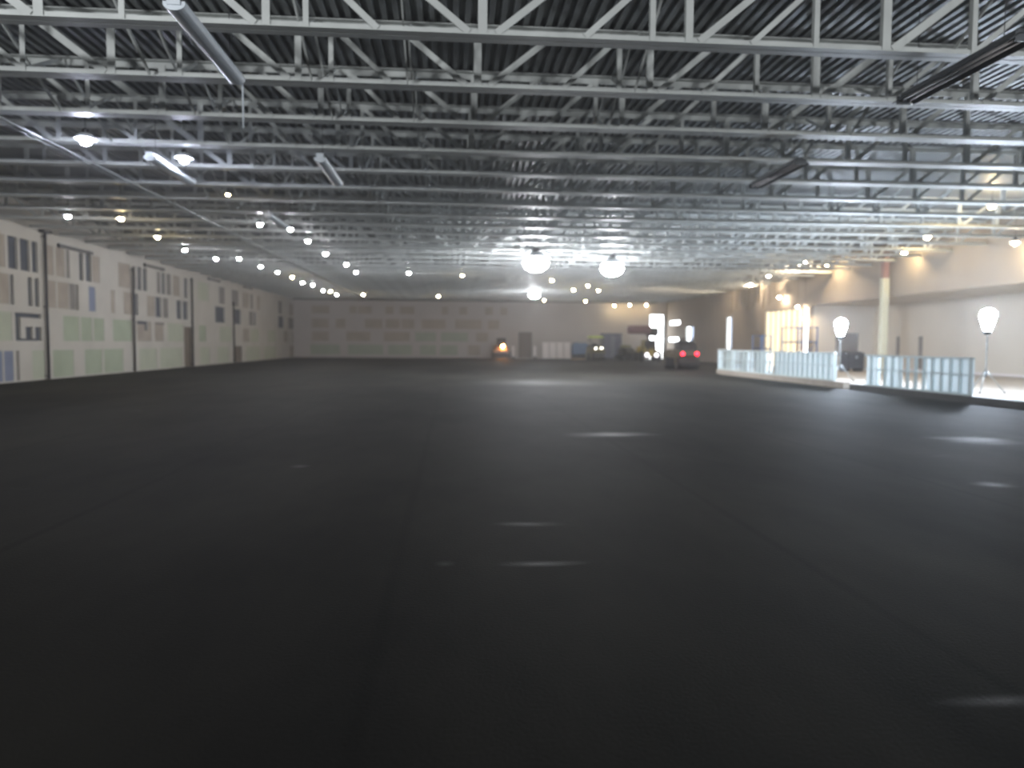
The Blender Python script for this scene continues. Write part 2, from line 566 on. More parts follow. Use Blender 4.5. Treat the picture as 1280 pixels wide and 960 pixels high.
# damp streaks lying across the lanes
mp2 = node('ShaderNodeMapping'); mp2.inputs['Scale'].default_value = (0.55, 2.2, 1); mp2.inputs['Location'].default_value = (3.1, 1.7, 0)
n2 = node('ShaderNodeTexNoise', Scale=0.8, Detail=4.0, Roughness=0.65)
L(tc.outputs['Object'], mp2.inputs['Vector']); L(mp2.outputs[0], n2.inputs['Vector'])
wet = node('ShaderNodeMapRange'); wet.inputs[1].default_value = 0.70; wet.inputs[2].default_value = 0.80; wet.inputs[3].default_value = 0.74; wet.inputs[4].default_value = 0.34
L(n2.outputs['Fac'], wet.inputs[0]); n3 = node('ShaderNodeTexNoise', Scale=45.0, Detail=3.0)
L(tc.outputs['Object'], n3.inputs['Vector'])
bp = node('ShaderNodeBump'); bp.inputs['Strength'].default_value = 0.25; bp.inputs['Distance'].default_value = 0.01
L(n3.outputs['Fac'], bp.inputs['Height']); L(bp.outputs[0], bs.inputs['Normal'])
# individual damp streaks (centre x, y, half length, half width)
damp = None
for (qx, qy, ha, hb) in DAMP:
    cx = node('ShaderNodeCombineXYZ')
    for src, q, h, k in ((sep.outputs['X'], qx, ha, 0), (sep.outputs['Y'], qy, hb, 1)):
        a_ = node('ShaderNodeMath'); a_.operation = 'SUBTRACT'; a_.inputs[1].default_value = q; L(src, a_.inputs[0])
        b_ = node('ShaderNodeMath'); b_.operation = 'DIVIDE'; b_.inputs[1].default_value = h; L(a_.outputs[0], b_.inputs[0])
        L(b_.outputs[0], cx.inputs[k])
    ln = node('ShaderNodeVectorMath'); ln.operation = 'LENGTH'; L(cx.outputs[0], ln.inputs[0])
    ad = node('ShaderNodeMath'); ad.operation = 'MULTIPLY_ADD'; ad.inputs[1].default_value = 2.2; L(n2.outputs['Fac'], ad.inputs[0]); L(ln.outputs['Value'], ad.inputs[2])
    mr = node('ShaderNodeMapRange'); mr.inputs[1].default_value = 0.9; mr.inputs[2].default_value = 2.3; mr.inputs[3].default_value = 0.22; mr.inputs[4].default_value = 0.0
    L(ad.outputs[0], mr.inputs[0])
    if damp is None: damp = mr.outputs[0]
    else:
        mx_ = node('ShaderNodeMath'); mx_.operation = 'MAXIMUM'; L(damp, mx_.inputs[0]); L(mr.outputs[0], mx_.inputs[1]); damp = mx_.outputs[0]
wsp = node('ShaderNodeMapRange'); wsp.inputs[1].default_value = 0.70; wsp.inputs[2].default_value = 0.80; wsp.inputs[3].default_value = 0.05; wsp.inputs[4].default_value = 0.4
L(n2.outputs['Fac'], wsp.inputs[0])
dsp = node('ShaderNodeMath'); dsp.operation = 'MULTIPLY'; dsp.inputs[1].default_value = 0.55; L(damp, dsp.inputs[0])
sps = node('ShaderNodeMath'); sps.operation = 'ADD'; L(wsp.outputs[0], sps.inputs[0]); L(dsp.outputs[0], sps.inputs[1]); L(sps.outputs[0], bs.inputs['Specular IOR Level'])
rgh = node('ShaderNodeMath'); rgh.operation = 'SUBTRACT'; L(wet.outputs[0], rgh.inputs[0]); L(damp, rgh.inputs[1]); L(rgh.outputs[0], bs.inputs['Roughness'])

bm = bmesh.new()
vs = [bm.verts.new(p) for p in ((XL - .3, YN - .3, 0), (XR + .3, YN - .3, 0), (XR + .3, YB + .3, 0), (XL - .3, YB + .3, 0))]
bm.faces.new(vs)
me = bpy.data.meshes.new('floor'); bm.to_mesh(me); bm.free(); me.materials.append(fl)
o = bpy.data.objects.new('floor', me); COL.objects.link(o); struct(o)

# raised lobby floor with its curved rink edge
edge = [(14.35, YN), (14.35, 37.5)]
for k in range(1, 9):
    a = k / 8 * PI / 2
    edge.append((14.35 + 4.5 * (1 - math.cos(a)), 37.5 + 4.5 * math.sin(a)))
edge.append((XR, 42.0))


def offset(poly, d):
    """shift polyline to its right by d"""
    out = []
    for i, p in enumerate(poly):
        a = Vector(poly[max(i - 1, 0)]); b = Vector(poly[min(i + 1, len(poly) - 1)])
        t = (b - a).normalized(); nrm = Vector((t.y, -t.x))
        out.append(tuple(Vector(p) + nrm * d))
    return out


def strip(poly, d0, d1, z0, z1, mb=None):
    mb = mb or MB()
    P0, P1 = offset(poly, d0), offset(poly, d1)
    for i in range(len(poly) - 1):
        a, b, c, d = P0[i], P0[i + 1], P1[i + 1], P1[i]
        v = [mb.bm.verts.new((q[0], q[1], z)) for z in (z0, z1) for q in (a, b, c, d)]
        for f in ((3, 2, 1, 0), (4, 5, 6, 7), (0, 1, 5, 4), (2, 3, 7, 6)) + (((3, 0, 4, 7),) if i == 0 else ()) + (((1, 2, 6, 5),) if i == len(poly) - 2 else ()):
            mb.bm.faces.new([v[k] for k in f])
    return mb


mb = MB()
pts = offset(edge, 0.28) + [(XR + .3, 42.0), (XR + .3, YN)]
top = [mb.bm.verts.new((p[0], p[1], 0.1)) for p in offset(edge, 0.28)] + [mb.bm.verts.new((XO + .2, 41.7, 0.1)), mb.bm.verts.new((XO + .2, YN, 0.1))]
mb.bm.faces.new(top)
struct(mb.build('floor_lobby', CFLOOR))
struct(MB().box((XR - .1, 41.7, 0.08), (XO + .2, YE + .2, 0.099)).build('floor_lobby_end', CFLOOR))


def cut(poly, y0, y1):
    """part of the rink edge between two depths (straight part is sampled)"""
    dense = []
    for a, b in zip(poly, poly[1:]):
        n = max(1, int((Vector(b) - Vector(a)).length / 0.4))
        for k in range(n): dense.append(tuple(Vector(a).lerp(Vector(b), k / n)))
    dense.append(poly[-1])
    return [p for p in dense if y0 <= p[1] <= y1]


far_e, near_e = [p for p in cut(edge, 25.2, 42.1)], [p for p in cut(edge, YN, 25.3)]
struct(strip(far_e, 0, 0.28, 0, 0.24).build('concrete_curb', CONC))
struct(strip([near_e[0], near_e[-1]], 0, 0.28, 0, 0.2).build('dark_curb', mat('rubber_edging', (60, 58, 56), 0.7, 0, 0.15, 6)))
struct(strip([near_e[0], near_e[-1]], 0.28, 0.75, 0.1, 0.19).build('trim_2', WHITEB))

# dark ledger along the top of the far wall and of the far right wall
DTR = mat('dark_ledger_steel', (62, 60, 58), 0.7, 0, 0.15, 2)
struct(MB().box((XL + .05, YB - .22, 6.02), (XR - 1.2, YB - .02, 6.4)).build('trim_3', DTR))
struct(MB().box((XR - .16, 50.0, 6.35), (XR - .02, YB - .3, 6.6)).build('trim_4', DTR))

# ground outside the openings
mb = MB(); v = [mb.bm.verts.new(p) for p in ((XL - 40, YB + .3, -.02), (90, YB + .3, -.02), (90, YB + 60, -.02), (XL - 40, YB + 60, -.02))]; mb.bm.faces.new(v)
v = [mb.bm.verts.new(p) for p in ((XR + .3, YE + .3, -.02), (90, YE + .3, -.02), (90, YB + .3, -.02), (XR + .3, YB + .3, -.02))]; mb.bm.faces.new(v)
struct(mb.build('ground', mat('outside_concrete', (190, 188, 184), 0.8, 0, 0.1, 0.5)))

# ------------------------------------------------------------------ roof trusses
HB, HT, XC = 6.0, 7.05, 0.42
SP = 2.13
posts = [(0, .13), (2.5, .08), (3.05, .11), (5.0, .08), (6.1, .13), (7.5, .08), (9.15, .11), (10.6, .08), (12.2, .13), (13.7, .08), (15.25, .11), (18.3, .13), (19.8, .08), (21.35, .11)]
diags = [(.2, 1.35, .10), (1.5, 2.5, .09), (3.2, 4.3, .10), (4.0, 5.0, .08), (6.2, 7.4, .12), (7.5, 8.6, .08), (9.3, 10.4, .10), (12.3, 13.5, .10), (13.7, 14.8, .08), (15.4, 16.5, .10), (18.4, 19.6, .10), (21.45, 22.4, .1)]
XA, XZ = XL + 0.12 - XC, XR - 0.12 - XC


def chord(mb, bottom):
    z = 0 if bottom else HT - HB
    s = 1 if bottom else -1
    for q in (-1, 1):
        mb.box((XA, min(q * .012, q * .026), min(z, z + s * .12)), (XZ, max(q * .012, q * .026), max(z, z + s * .12)))
        mb.box((XA, min(q * .026, q * .155), min(z, z + s * .014)), (XZ, max(q * .026, q * .155), max(z, z + s * .014)))
    return mb


def post(mb, x, w):
    mb.box((x - w / 2, -.05, .05), (x + w / 2, -.035, HT - HB - .05))
    mb.box((x - w / 2, -.035, .05), (x - w / 2 + .012, .04, HT - HB - .05))
    return mb


def diag(mb, x0, x1, w, s):
    h = HT - HB
    mb.bar((s * x0, -.044, .07), (s * x1, -.044, h - .07), w, .014)
    mb.bar((s * x0 + s * w * .45, 0, .07), (s * x1 + s * w * .45, 0, h - .07), .012, .075)
    return mb


def truss_label(n):
    return f'grey steel roof truss, {ordinal(n)} counted from the camera towards the far wall'


GT = 'steel roof trusses'
t0 = thing('roof_truss', truss_label(0), 'roof truss', (XC, SP * 5.02, HB), 0, GT)
chord(MB(), True).build('bottom_chord', STEEL, t0)
chord(MB(), False).build('top_chord', STEEL, t0)
for x, w in posts:
    for s in ((1, -1) if x else (1,)):
        if XA < s * x < XZ: post(MB(), s * x, w).build('web_post', STEEL, t0)
for a, b, w in diags:
    for s in (1, -1):
        if XA < s * b < XZ: diag(MB(), a, b, w, s).build('web_diagonal', STEEL, t0)
NEAR_T = 13
for n in range(1, NEAR_T):
    dup(t0, (XC, SP * (5.02 + n), HB), label=truss_label(n))
mb = MB(); chord(mb, True); chord(mb, False)
for x, w in posts:
    for s in ((1, -1) if x else (1,)):
        if XA < s * x < XZ: post(mb, s * x, w)
for a, b, w in diags:
    for s in (1, -1):
        if XA < s * b < XZ: diag(mb, a, b, w, s)
tf = mb.build('roof_truss', STEEL)
NT = 31
for n in range(NEAR_T, NT):
    o = tf if n == NEAR_T else tf.copy()
    if n > NEAR_T: COL.objects.link(o)
    o.location = (XC, SP * (5.02 + n), HB)
    tag(o, truss_label(n), 'roof truss', GT)

# cross braces between neighbouring trusses
rows = [(XC - 2.78, 'left of the middle posts'), (XC + 2.78, 'right of the middle posts'), (XC - 7.95, 'above the left hanging lamps'), (XC + 7.95, 'over the right floor side'),
        (-5.0, 'between the two left brace rows'), (-0.75, 'close beside the middle posts')]
b0 = None
for x, where in rows:
    for n in range(0, 11):
        lab = f'crossed steel braces in the {ordinal(n)} truss gap, {where}'
        loc = (x, SP * (5.02 + n), HB)
        if b0 is None:
            b0 = thing('ceiling_brace', lab, 'brace', loc, 0, 'cross braces between trusses')
            MB().bar((0.03, .13, .03), (0.03, SP - .13, HT - HB - .05), .065, .025, (1, 0, 0)).build('brace_rod', STEEL, b0)
            MB().bar((-0.03, .13, HT - HB - .05), (-0.03, SP - .13, .03), .065, .025, (1, 0, 0)).build('brace_rod', STEEL, b0)
        else:
            dup(b0, loc, label=lab)

# long conduits under the trusses on the left
for i, (px, py, r) in enumerate(((0, 146, .028), (0, 152, .018))):
    p = at_z(px, py, 5.95)
    o = MB().tube([(p.x, 9.0, 5.95), (p.x, YB - .2, 5.95)], r, 6).build('ceiling_conduit', GALV)
    tag(o, ['thicker steel conduit running under the trusses above the left side of the floor', 'thin cable conduit just beside the thicker one under the left trusses'][i], 'conduit')

# ------------------------------------------------------------------ strip light fixtures (unlit)
FL = 2.55


def strip_fixture(label, loc, dark=False):
    t = thing('strip_light', label, 'strip light', loc, 0, 'unlit strip light fixtures')
    hw = .2 if dark else .13
    if dark:                                   # open fixture: dark folded reflector with bare tubes
        MB().prism([(-hw, 0), (-.07, .1), (.07, .1), (hw, 0), (hw - .015, -.005), (.065, .085), (-.065, .085), (-hw + .015, -.005)], 'y', 0, FL).build('reflector', DARKF, t)
        for s in (-1, 1):
            MB().tube([(s * .06, .04, .04), (s * .06, FL - .04, .04)], .02, 8).build('tube_lamp', WHITEB, t)
    else:                                      # closed fixture: rounded acrylic wrap
        prof = [(hw * math.cos(PI + k * PI / 10), .075 * math.sin(PI + k * PI / 10)) for k in range(11)] + [(hw, .03), (-hw, .03)]
        MB().prism(prof, 'y', 0.02, FL - .02).build('diffuser', FIXT, t)
    MB().box((-.07, .02, .1 if dark else .03), (.07, FL - .02, .16 if dark else .11)).build('ballast_channel', DARKF, t, .006)
    for y in (.35, FL - .35):
        MB().tube([(0, y, .11), (0, y, HT - loc[2] - 0.02)], .006, 5).build('hanging_wire', DARKPIPE, t)
    for y in (.01, FL - .01):
        MB().cbox((0, y, .05), (hw * 1.2, .02, .13)).build('end_cap', DARKF if dark else FIXT, t)
    return t


DARKF = mat('dark_fixture_steel', (70, 74, 78), 0.45, 0.2, 0.1, 3.0)
strips = [((203, 3), (308, 103), 'nearest unlit strip light left of centre, cord hanging from its far end'),
          ((183, 196), (243, 229), 'unlit strip light at left, next to the second hanging lamp'),
          ((395, 198), (428, 232), 'unlit strip light straight beyond the one trailing a cord'),
          ((335, 268), (365, 290), 'unlit strip light beside the row of hanging lamps, third gap away'),
          ((1280, 50), (1110, 140), 'dark unlit strip light nearest the camera on the right'),
          ((1000, 205), (925, 245), 'dark unlit strip light farther off on the right')]
ZS = 5.62
for (a, b, lab) in strips:
    p, q = at_z(*a, ZS), at_z(*b, ZS)
    t = strip_fixture(lab, ((p.x + q.x) / 2, min(p.y, q.y), ZS), lab.startswith('dark'))
    if 'cord hanging' in lab:
        MB().tube([(0.05, FL + .01, .05), (.07, FL + .05, -.05), (.07, FL + .06, -.7)], .014, 6).build('hanging_cord', FIXT, t)
    if 'nearest the camera on the right' in lab:
        MB().tube([(.3, -.5, .1), (.3, FL + .4, .1)], .03, 6).build('conduit', GALV, t)

# ------------------------------------------------------------------ lamps
ZL = 5.84


def pendant(name, label, group, loc, m, r=0.085, added_shade=True):
    t = thing(name, label, 'lamp', loc, 0, group)
    MB().lathe([(r * .1, -r), (r * .6, -r * .8), (r, -r * .15), (r * .9, r * .4), (r * .45, r * .85)], 10).build('bulb', m, t)
    MB().lathe([(r * .5, r * .8), (r * .55, r * 1.4), (r * .3, r * 1.7), (.01, r * 1.75)], 8).build('lamp_socket', BLACK, t)
    MB().tube([(0, 0, r * 1.7), (0, 0, HT - loc[2] - .02)], .007, 4).build('lamp_cord', BLACK, t)
    if added_shade:  # opaque cone added over the bulb to keep its light off the trusses
        MB().lathe([(r * 1.75, r * .05), (r * 1.0, r * .75), (r * .35, r * 1.05), (r * .3, r * .98), (r * .95, r * .68), (r * 1.7, -.002)], 12).build('added_shade', FIXT, t)
    return t


LW = [(85, 270, 0), (151, 273, 1), (197, 296, 1), (231, 312, 0), (270, 323, 0), (299, 323, 0), (326, 333, 0), (347, 340, 0), (365, 346, 1), (378, 353, 0), (391, 356, 0), (404, 363, 0), (413, 364, 1), (421, 368, 0)]
for i, (px, py, warm) in enumerate(LW):
    p = at_z(px, py, ZL)
    pendant('pendant_lamp', f'{"warm" if warm else "white"} bulb, {ordinal(i)} along the left drywall string', 'bulbs along the left wall', tuple(p), BULBY if warm else BULBW)
MW = [(325, 280), (363, 286), (385, 301), (407, 317), (433, 330), (445, 340)]
for i, (px, py) in enumerate(MW):
    p = at_z(px, py, ZL)
    pendant('pendant_lamp', f'cool white bulb, {ordinal(i)} in the receding row left of centre', 'bulbs in the inner left row', tuple(p), BULBW)
for px, py, lab, r, m in ((107, 174, 'bright cool lamp under the trusses, leftmost and nearest of all the hanging lamps', .13, BULBP),
                          (230, 198, 'bright cool lamp hanging beside the end of the left strip light', .12, BULBP),
                          (285, 243, 'small dim warm lamp hanging just past the left strip light', .05, BULBY),
                          (511, 341, 'lone white bulb hanging left of the ceiling middle, far off', .09, BULBW),
                          (578, 344, 'lone pinkish bulb hanging near the ceiling middle, far off', .08, BULBY),
                          (454, 368, 'warm bulb near the left end of the far wall', .09, BULBY),
                          (548, 370, 'warm bulb near the top of the far wall, below the lone pinkish bulb', .09, BULBY)):
    pendant('pendant_lamp', lab, 'single hanging lamps', tuple(at_z(px, py, ZL)), m, r)
RW = [(1269, 303), (1240, 257), (1159, 296), (1130, 316), (1034, 330), (1006, 328), (999, 329), (961, 344), (939, 355), (891, 356), (837, 352)]
for i, (px, py) in enumerate(RW):
    p = at_x(px, py, XR - 0.75)
    if p.z > 6.55: p = at_z(px, py, 6.5)
    pendant('pendant_lamp', f'warm white bulb, {ordinal(i)} along the tan right wall string', 'bulbs along the right wall', tuple(p), BULBR if i > 4 else BULBY, .11 if i > 4 else .12, added_shade=i != 1)
for i, (px, py) in enumerate([(974, 371), (997, 383), (1006, 397.5)]):
    p = at_x(px, py, XR - 0.5)
    pendant('pendant_lamp', f'warm bulb hanging low before the glazed right wall, {["topmost", "middle", "lowest"][i]} of three', 'bulbs before the glazing', tuple(p), BULBR, .09)
for i, (px, py) in enumerate([(680, 375), (690, 350), (717, 362), (735, 357), (732, 376), (768, 382), (787, 381), (808, 381), (748, 363)]):
    p = at_z(px, py, ZL)
    if p.y > YB - 1: p = at_y(px, py, YB - 1)
    pendant('pendant_lamp', f'warm bulb in the cluster over the far machines, {ordinal(i)} from its left end' if i < 8 else 'warm bulb in the cluster over the far machines, right of the middle pair', 'bulbs over the far machines', tuple(p), BULBY, .09)


def highbay(label, loc, R=0.42):
    t = thing('high_bay_light', label, 'ceiling light', loc, 0, 'bright high bay lights')
    MB().lathe([(R * .3, R * .75), (R * .36, R * .72), (R * .98, R * .36), (R * 1.02, R * .32), (R * .96, R * .31), (R * .3, R * .62), (.01, R * .63)], 20).build('reflector', FIXT, t)
    MB().lathe([(.01, -R * .72), (R * .45, -R * .66), (R * .85, -R * .4), (R, -R * .05), (R * .85, R * .25), (R * .4, R * .48), (.01, R * .52)], 20).build('globe', FLOODE, t)
    MB().lathe([(.01, R * .76), (R * .3, R * .76), (R * .3, R * 1.15), (.01, R * 1.18)], 12).build('ballast_housing', DARKM, t)
    MB().tube([(0, 0, R * 1.17), (0, 0, HT - loc[2] - .02)], .012, 5).build('hanging_rod', GALV, t)
    return t


highbay('dazzling white high bay light, left and larger of the pair at the far ceiling middle', tuple(at_z(670, 328, 5.35)), .6)
highbay('dazzling white high bay light, right one of the pair at the far ceiling middle', tuple(at_z(765, 335, 5.35)), .56)
highbay('bright white high bay light straight below the dazzling pair, nearest the far wall', tuple(at_z(668, 368, 5.6)), .45)
# unseen spots added beside and behind the camera, aimed up to brighten the trusses
for k, (x, y, z, e, tx) in enumerate(((-9, 1.0, 5.2, 3000, -5), (-1, -6, 5.2, 1700, 0), (7, -5, 5.2, 2000, 6), (14, -2, 5.2, 2400, 9))):
    ld = bpy.data.lights.new('truss_fill_spot', 'SPOT'); ld.energy = e; ld.shadow_soft_size = .25; ld.color = (.96, .98, 1)
    ld.spot_size = math.radians(125); ld.spot_blend = .9
    lo = bpy.data.objects.new('truss_fill_spot', ld); lo.location = (x, y, z); COL.objects.link(lo)
    lo.rotation_euler = (Vector((tx, 15, 7.5)) - Vector((x, y, z))).to_track_quat('-Z', 'Y').to_euler()


# ------------------------------------------------------------------ dasher stud frames on the curb
def stud_frame(name, label, poly, z0, z1, sp, panel_rng, skip=()):
    t = thing(name, label, 'stud wall', (poly[0][0], poly[0][1], z0), 0, 'dasher stud frames')
    rel = [(p[0] - poly[0][0], p[1] - poly[0][1]) for p in poly]
    h = z1 - z0
    strip(rel, .06, .16, 0, .05).build('bottom_track', DASH, t)
    strip(rel, .04, .18, h - .06, h).build('top_rail', DASH, t)
    strip(rel, .06, .16, h * .52, h * .52 + .04).build('middle_rail', DASH, t)
    acc, nxt = 0.0, 0.06
    mid = offset(rel, .11)
    i = 0
    for a, b in zip(mid, mid[1:]):
        a, b = Vector(a), Vector(b); l = (b - a).length
        while nxt <= acc + l:
            p = a.lerp(b, (nxt - acc) / l)
            if i not in skip:
                ang = math.atan2(b.y - a.y, b.x - a.x)
                o = MB().box((-.03, -.045, .05), (.03, .045, h - .06)).build('stud', DASH, t)
                o.location = (p.x, p.y, 0); o.rotation_euler = (0, 0, ang)
            nxt += sp; i += 1
        acc += l
    for (f0, f1) in panel_rng:
        seg = rel[int(f0 * (len(rel) - 1)): int(f1 * (len(rel) - 1)) + 1]
        strip(seg, .165, .18, .05, h - .06).build('infill_panel', DASHP, t)
    return t


edA = cut(edge, 26.2, 41.2)
stud_frame('stud_wall', 'long pale stud frame on the tan curb, curving away at its far end', edA, .24, 1.32, .42, [(0, .36), (.42, .5), (.55, .62), (.68, .78), (.84, .92)])
edB = cut(edge, 18.9, 24.4)
stud_frame('stud_wall', 'shorter pale stud frame on the dark curb beside the dazzling tripod light', edB, .2, 1.28, .40, [(.0, .4), (.62, .8), (.9, 1.0)])


# ------------------------------------------------------------------ tripod work lights
def work_light(label, loc, rz, hz):
    t = thing('tripod_work_light', label, 'work light', loc, rz, 'tripod work lights')
    MB().tube([(0, 0, .55), (0, 0, hz - .2)], .025, 8).build('mast', GALV, t)
    MB().tube([(0, 0, .5), (0, 0, .72)], .045, 8).build('collar', BLACK, t)
    for k in range(3):
        a = k * 2 * PI / 3 + .4
        l = MB().tube([(.03 * math.cos(a), .03 * math.sin(a), .7), (.55 * math.cos(a), .55 * math.sin(a), .02)], .018, 6).build('leg', GALV, t)
        MB().cbox((.55 * math.cos(a), .55 * math.sin(a), .02), (.07, .07, .04)).build('rubber_foot', BLACK, l)
    MB().lathe([(.05, hz - .5), (.11, hz - .48), (.12, hz - .4), (.1, hz - .36)], 14).build('lamp_base', DARKM, t)
    MB().lathe([(.09, hz - .38), (.12, hz - .3), (.2, hz - .05), (.235, hz + .1), (.2, hz + .24), (.1, hz + .32), (.01, hz + .34)], 18).build('globe', WORKE, t)
    MB().lathe([(.01, hz + .34), (.05, hz + .345), (.04, hz + .38), (.01, hz + .39)], 10).build('cap', DARKM, t)
    return t


p = at_z(1231, 491, .1)
work_light('dazzling globe work light on a tripod behind the short stud frame', (p.x, p.y, .1), -PI / 4, 2.36)
p = at_z(1049, 477, .1)
work_light('globe work light on a tripod in the gap between the stud frames', (p.x, p.y, .1), -PI / 4, 2.25)

# ------------------------------------------------------------------ column and lobby things
p = at_x(1103, 440, XR - .45)
t = thing('wrapped_column', 'tall column by the soffit, wrapped pale yellow with a dull red top', 'column', (XR - .45, p.y, .1))
MB().box((-.17, -.17, .02), (.17, .17, 5.05)).build('yellow_wrap', mat('yellow_wrap', (200, 198, 176), .6, 0, .06, 2), t, .02)
MB().box((-.14, -.14, 5.05), (.14, .14, 6.4)).build('red_shaft', mat('red_primer', (140, 108, 104), .6, 0, .1, 3), t)
MB().box((-.25, -.25, 0), (.25, .25, .02)).build('base_plate', GALV, t)
tag(t, None, None)

def scaffold(label, loc, w, d, h, rz=0):
    t = thing('scaffold_tower', label, 'scaffold', loc, rz, 'blue scaffold towers')
    for sx in (-1, 1):
        for sy in (-1, 1):
            MB().tube([(sx * w / 2, sy * d / 2, .12), (sx * w / 2, sy * d / 2, h)], .045, 8).build('post', BLUES, t)
            c = MB().tube([(sx * w / 2 - .03, sy * d / 2, .07), (sx * w / 2 + .03, sy * d / 2, .07)], .07, 10).build('caster', BLACK, t)
    for z in (.5, 1.1, h - .95, h - .05):
        f = MB()
        for sx in (-1, 1): f.tube([(sx * w / 2, -d / 2, z), (sx * w / 2, d / 2, z)], .03, 6)
        for sy in (-1, 1): f.tube([(-w / 2, sy * d / 2, z), (w / 2, sy * d / 2, z)], .03, 6)
        f.build('rail', BLUES, t)
    MB().box((-w / 2, -d / 2, h - 1.02), (w / 2, d / 2, h - .97)).build('platform', DARKPIPE, t)
    f = MB()
    f.tube([(-w / 2, -d / 2, .5), (w / 2, -d / 2, h - .95)], .025, 6).tube([(w / 2, -d / 2, .5), (-w / 2, -d / 2, h - .95)], .025, 6)
    f.build('cross_tube', BLUES, t)
    return t


p = at_x(999, 440, XR - 1.3)
scaffold('blue scaffold tower in front of the glazed right wall, beside its bright open bay', (p.x, p.y, 0), 1.3, 1.6, 2.75, .3)
p = at_x(952, 440, XR - 1.0)
scaffold('narrow blue scaffold tower left of the glazed right wall', (p.x, p.y, 0), .7, 1.2, 2.3, .2)

p = at_z(1070, 470, .1)
q = (p.x + 3.2, p.y + 6, .1)
t = thing('job_box', 'dark grey job box on legs behind the gap between the stud frames', 'tool box', q, .3)
MB().box((-.6, -.35, .15), (.6, .35, .95)).build('box_body', DARKPIPE, t, .02)
MB().prism([(-.36, .95), (.36, .95), (.36, 1.05), (0, 1.15), (-.36, 1.05)], 'x', -.61, .61).build('lid', DARKPIPE, t)
for sx in (-.5, .5):
    MB().box((sx - .05, -.33, 0), (sx + .05, .33, .15)).build('skid', BLACK, t)
MB().box((-.08, -.375, .75), (.08, -.35, .9)).build('latch', GALV, t)


# ------------------------------------------------------------------ machines at the far end
def wheel_mesh(mb, c, r, w):
    prof = [(r * .35, -w / 2), (r * .9, -w / 2), (r, -w * .3), (r, w * .3), (r * .9, w / 2), (r * .35, w / 2)]
    n = 18
    rings = [[mb.bm.verts.new((c[0] + z, c[1] + q * math.cos(2 * PI * k / n), c[2] + q * math.sin(2 * PI * k / n))) for k in range(n)] for q, z in prof]
    for A, B in zip(rings, rings[1:]):
        for k in range(n): mb.bm.faces.new([A[k], A[(k + 1) % n], B[(k + 1) % n], B[k]])
    mb.bm.faces.new(rings[0][::-1]); mb.bm.faces.new(rings[-1])
    return mb


def roller(label, loc, rz, paint, canopy, lamp, w=1.3, tail=None, canopy_h=2.3, dark=DARKM):
    """tandem asphalt roller, front towards -Y"""
    t = thing('asphalt_roller', label, 'roller', loc, rz, 'ride-on machines')
    for y in (-.95, .95):
        d = wheel_mesh(MB(), (0, y, .42), .42, w).build('drum', DARKM, t)
        MB().box((-w / 2 - .07, y - .09, .36), (-w / 2, y + .09, .95)).build('drum_yoke', paint, d)
        MB().box((w / 2, y - .09, .36), (w / 2 + .07, y + .09, .95)).build('drum_yoke', paint, d)
    MB().prism([(-1.35, .9), (-1.2, .72), (1.2, .72), (1.35, .9), (1.3, 1.2), (.35, 1.3), (.3, 1.05), (-.3, 1.05), (-.4, 1.28), (-1.3, 1.15)], 'x', -w * .46, w * .46).build('body', paint, t, .03)
    MB().prism([(.48, 1.22), (1.28, 1.18), (1.2, 1.42 if not tail else 1.6), (.6, 1.45 if not tail else 1.85)], 'x', -w * .4, w * .4).build('engine_hood', dark, t, .04)
    MB().box((-.24, .02, 1.05), (.24, .42, 1.2)).box((-.24, .34, 1.2), (.24, .44, 1.65)).build('seat', BLACK, t, .03)
    c = MB().tube([(0, -.38, 1.2), (0, -.18, 1.5)], .03, 6).build('steering_column', BLACK, t)
    ring = [(.19 * math.cos(k * PI / 6), -.18 + .15 * math.sin(k * PI / 6), 1.5 + .11 * math.sin(k * PI / 6)) for k in range(13)]
    MB().tube(ring, .015, 5, caps=False).build('steering_wheel', BLACK, c)
    for sx in (-1, 1):
        for y in ((-.42, .5) if canopy else (.5,)):
            MB().tube([(sx * w * .42, y, 1.1), (sx * w * .42, y, canopy_h)], .035, 6).build('canopy_post', dark, t)
    if canopy:
        MB().prism([(-.65, canopy_h), (.75, canopy_h), (.72, canopy_h + .13), (.3, canopy_h + .2), (-.3, canopy_h + .2), (-.62, canopy_h + .13)], 'x', -w * .5, w * .5).build('canopy', canopy, t, .02)
    else:
        MB().tube([(-w * .42, .5, canopy_h), (w * .42, .5, canopy_h)], .035, 6).build('roll_bar', dark, t)
    if lamp:
        for sx in (-1, 1):
            hd = MB().lathe([(.13, 0), (.17, .03), (.17, .12), (.1, .2)], 14).build('headlight', BLACK, t)
            hd.location = (sx * w * .22, -1.24, 1.05); hd.rotation_euler = (-PI / 2, 0, 0)
            MB().lathe([(.01, -.03), (.14, -.012), (.155, .03), (.01, .035)], 14).build('headlight_lens', lamp, hd)
    if tail:
        for sx in (-1, 1):
            hd = MB().lathe([(.1, 0), (.14, .03), (.14, .08), (.06, .1)], 12).build('tail_light', BLACK, t)
            hd.location = (sx * w * .33, 1.42, 1.0); hd.rotation_euler = (PI / 2, 0, 0)
            MB().lathe([(.01, -.03), (.12, -.01), (.13, .03), (.01, .035)], 12).build('tail_lens', tail, hd)
    return t


p = at_z(743, 450.5, 0)
roller('small asphalt roller with lime canopy and two bright headlights, facing the camera', (p.x, 68, 0), 0.06, mat('roller_olive', (104, 98, 66), .5, 0, .1, 4), LIME, HEADE, 1.25, canopy_h=2.15)
p = at_z(858, 462, 0)
roller('small asphalt roller seen from behind with two red tail lights, near the curved curb', (p.x, p.y + 1.2, 0), PI + .1, mat('roller_dull_brown', (88, 78, 58), .5, 0, .15, 4), None, None, 1.45, REDE, 1.95)

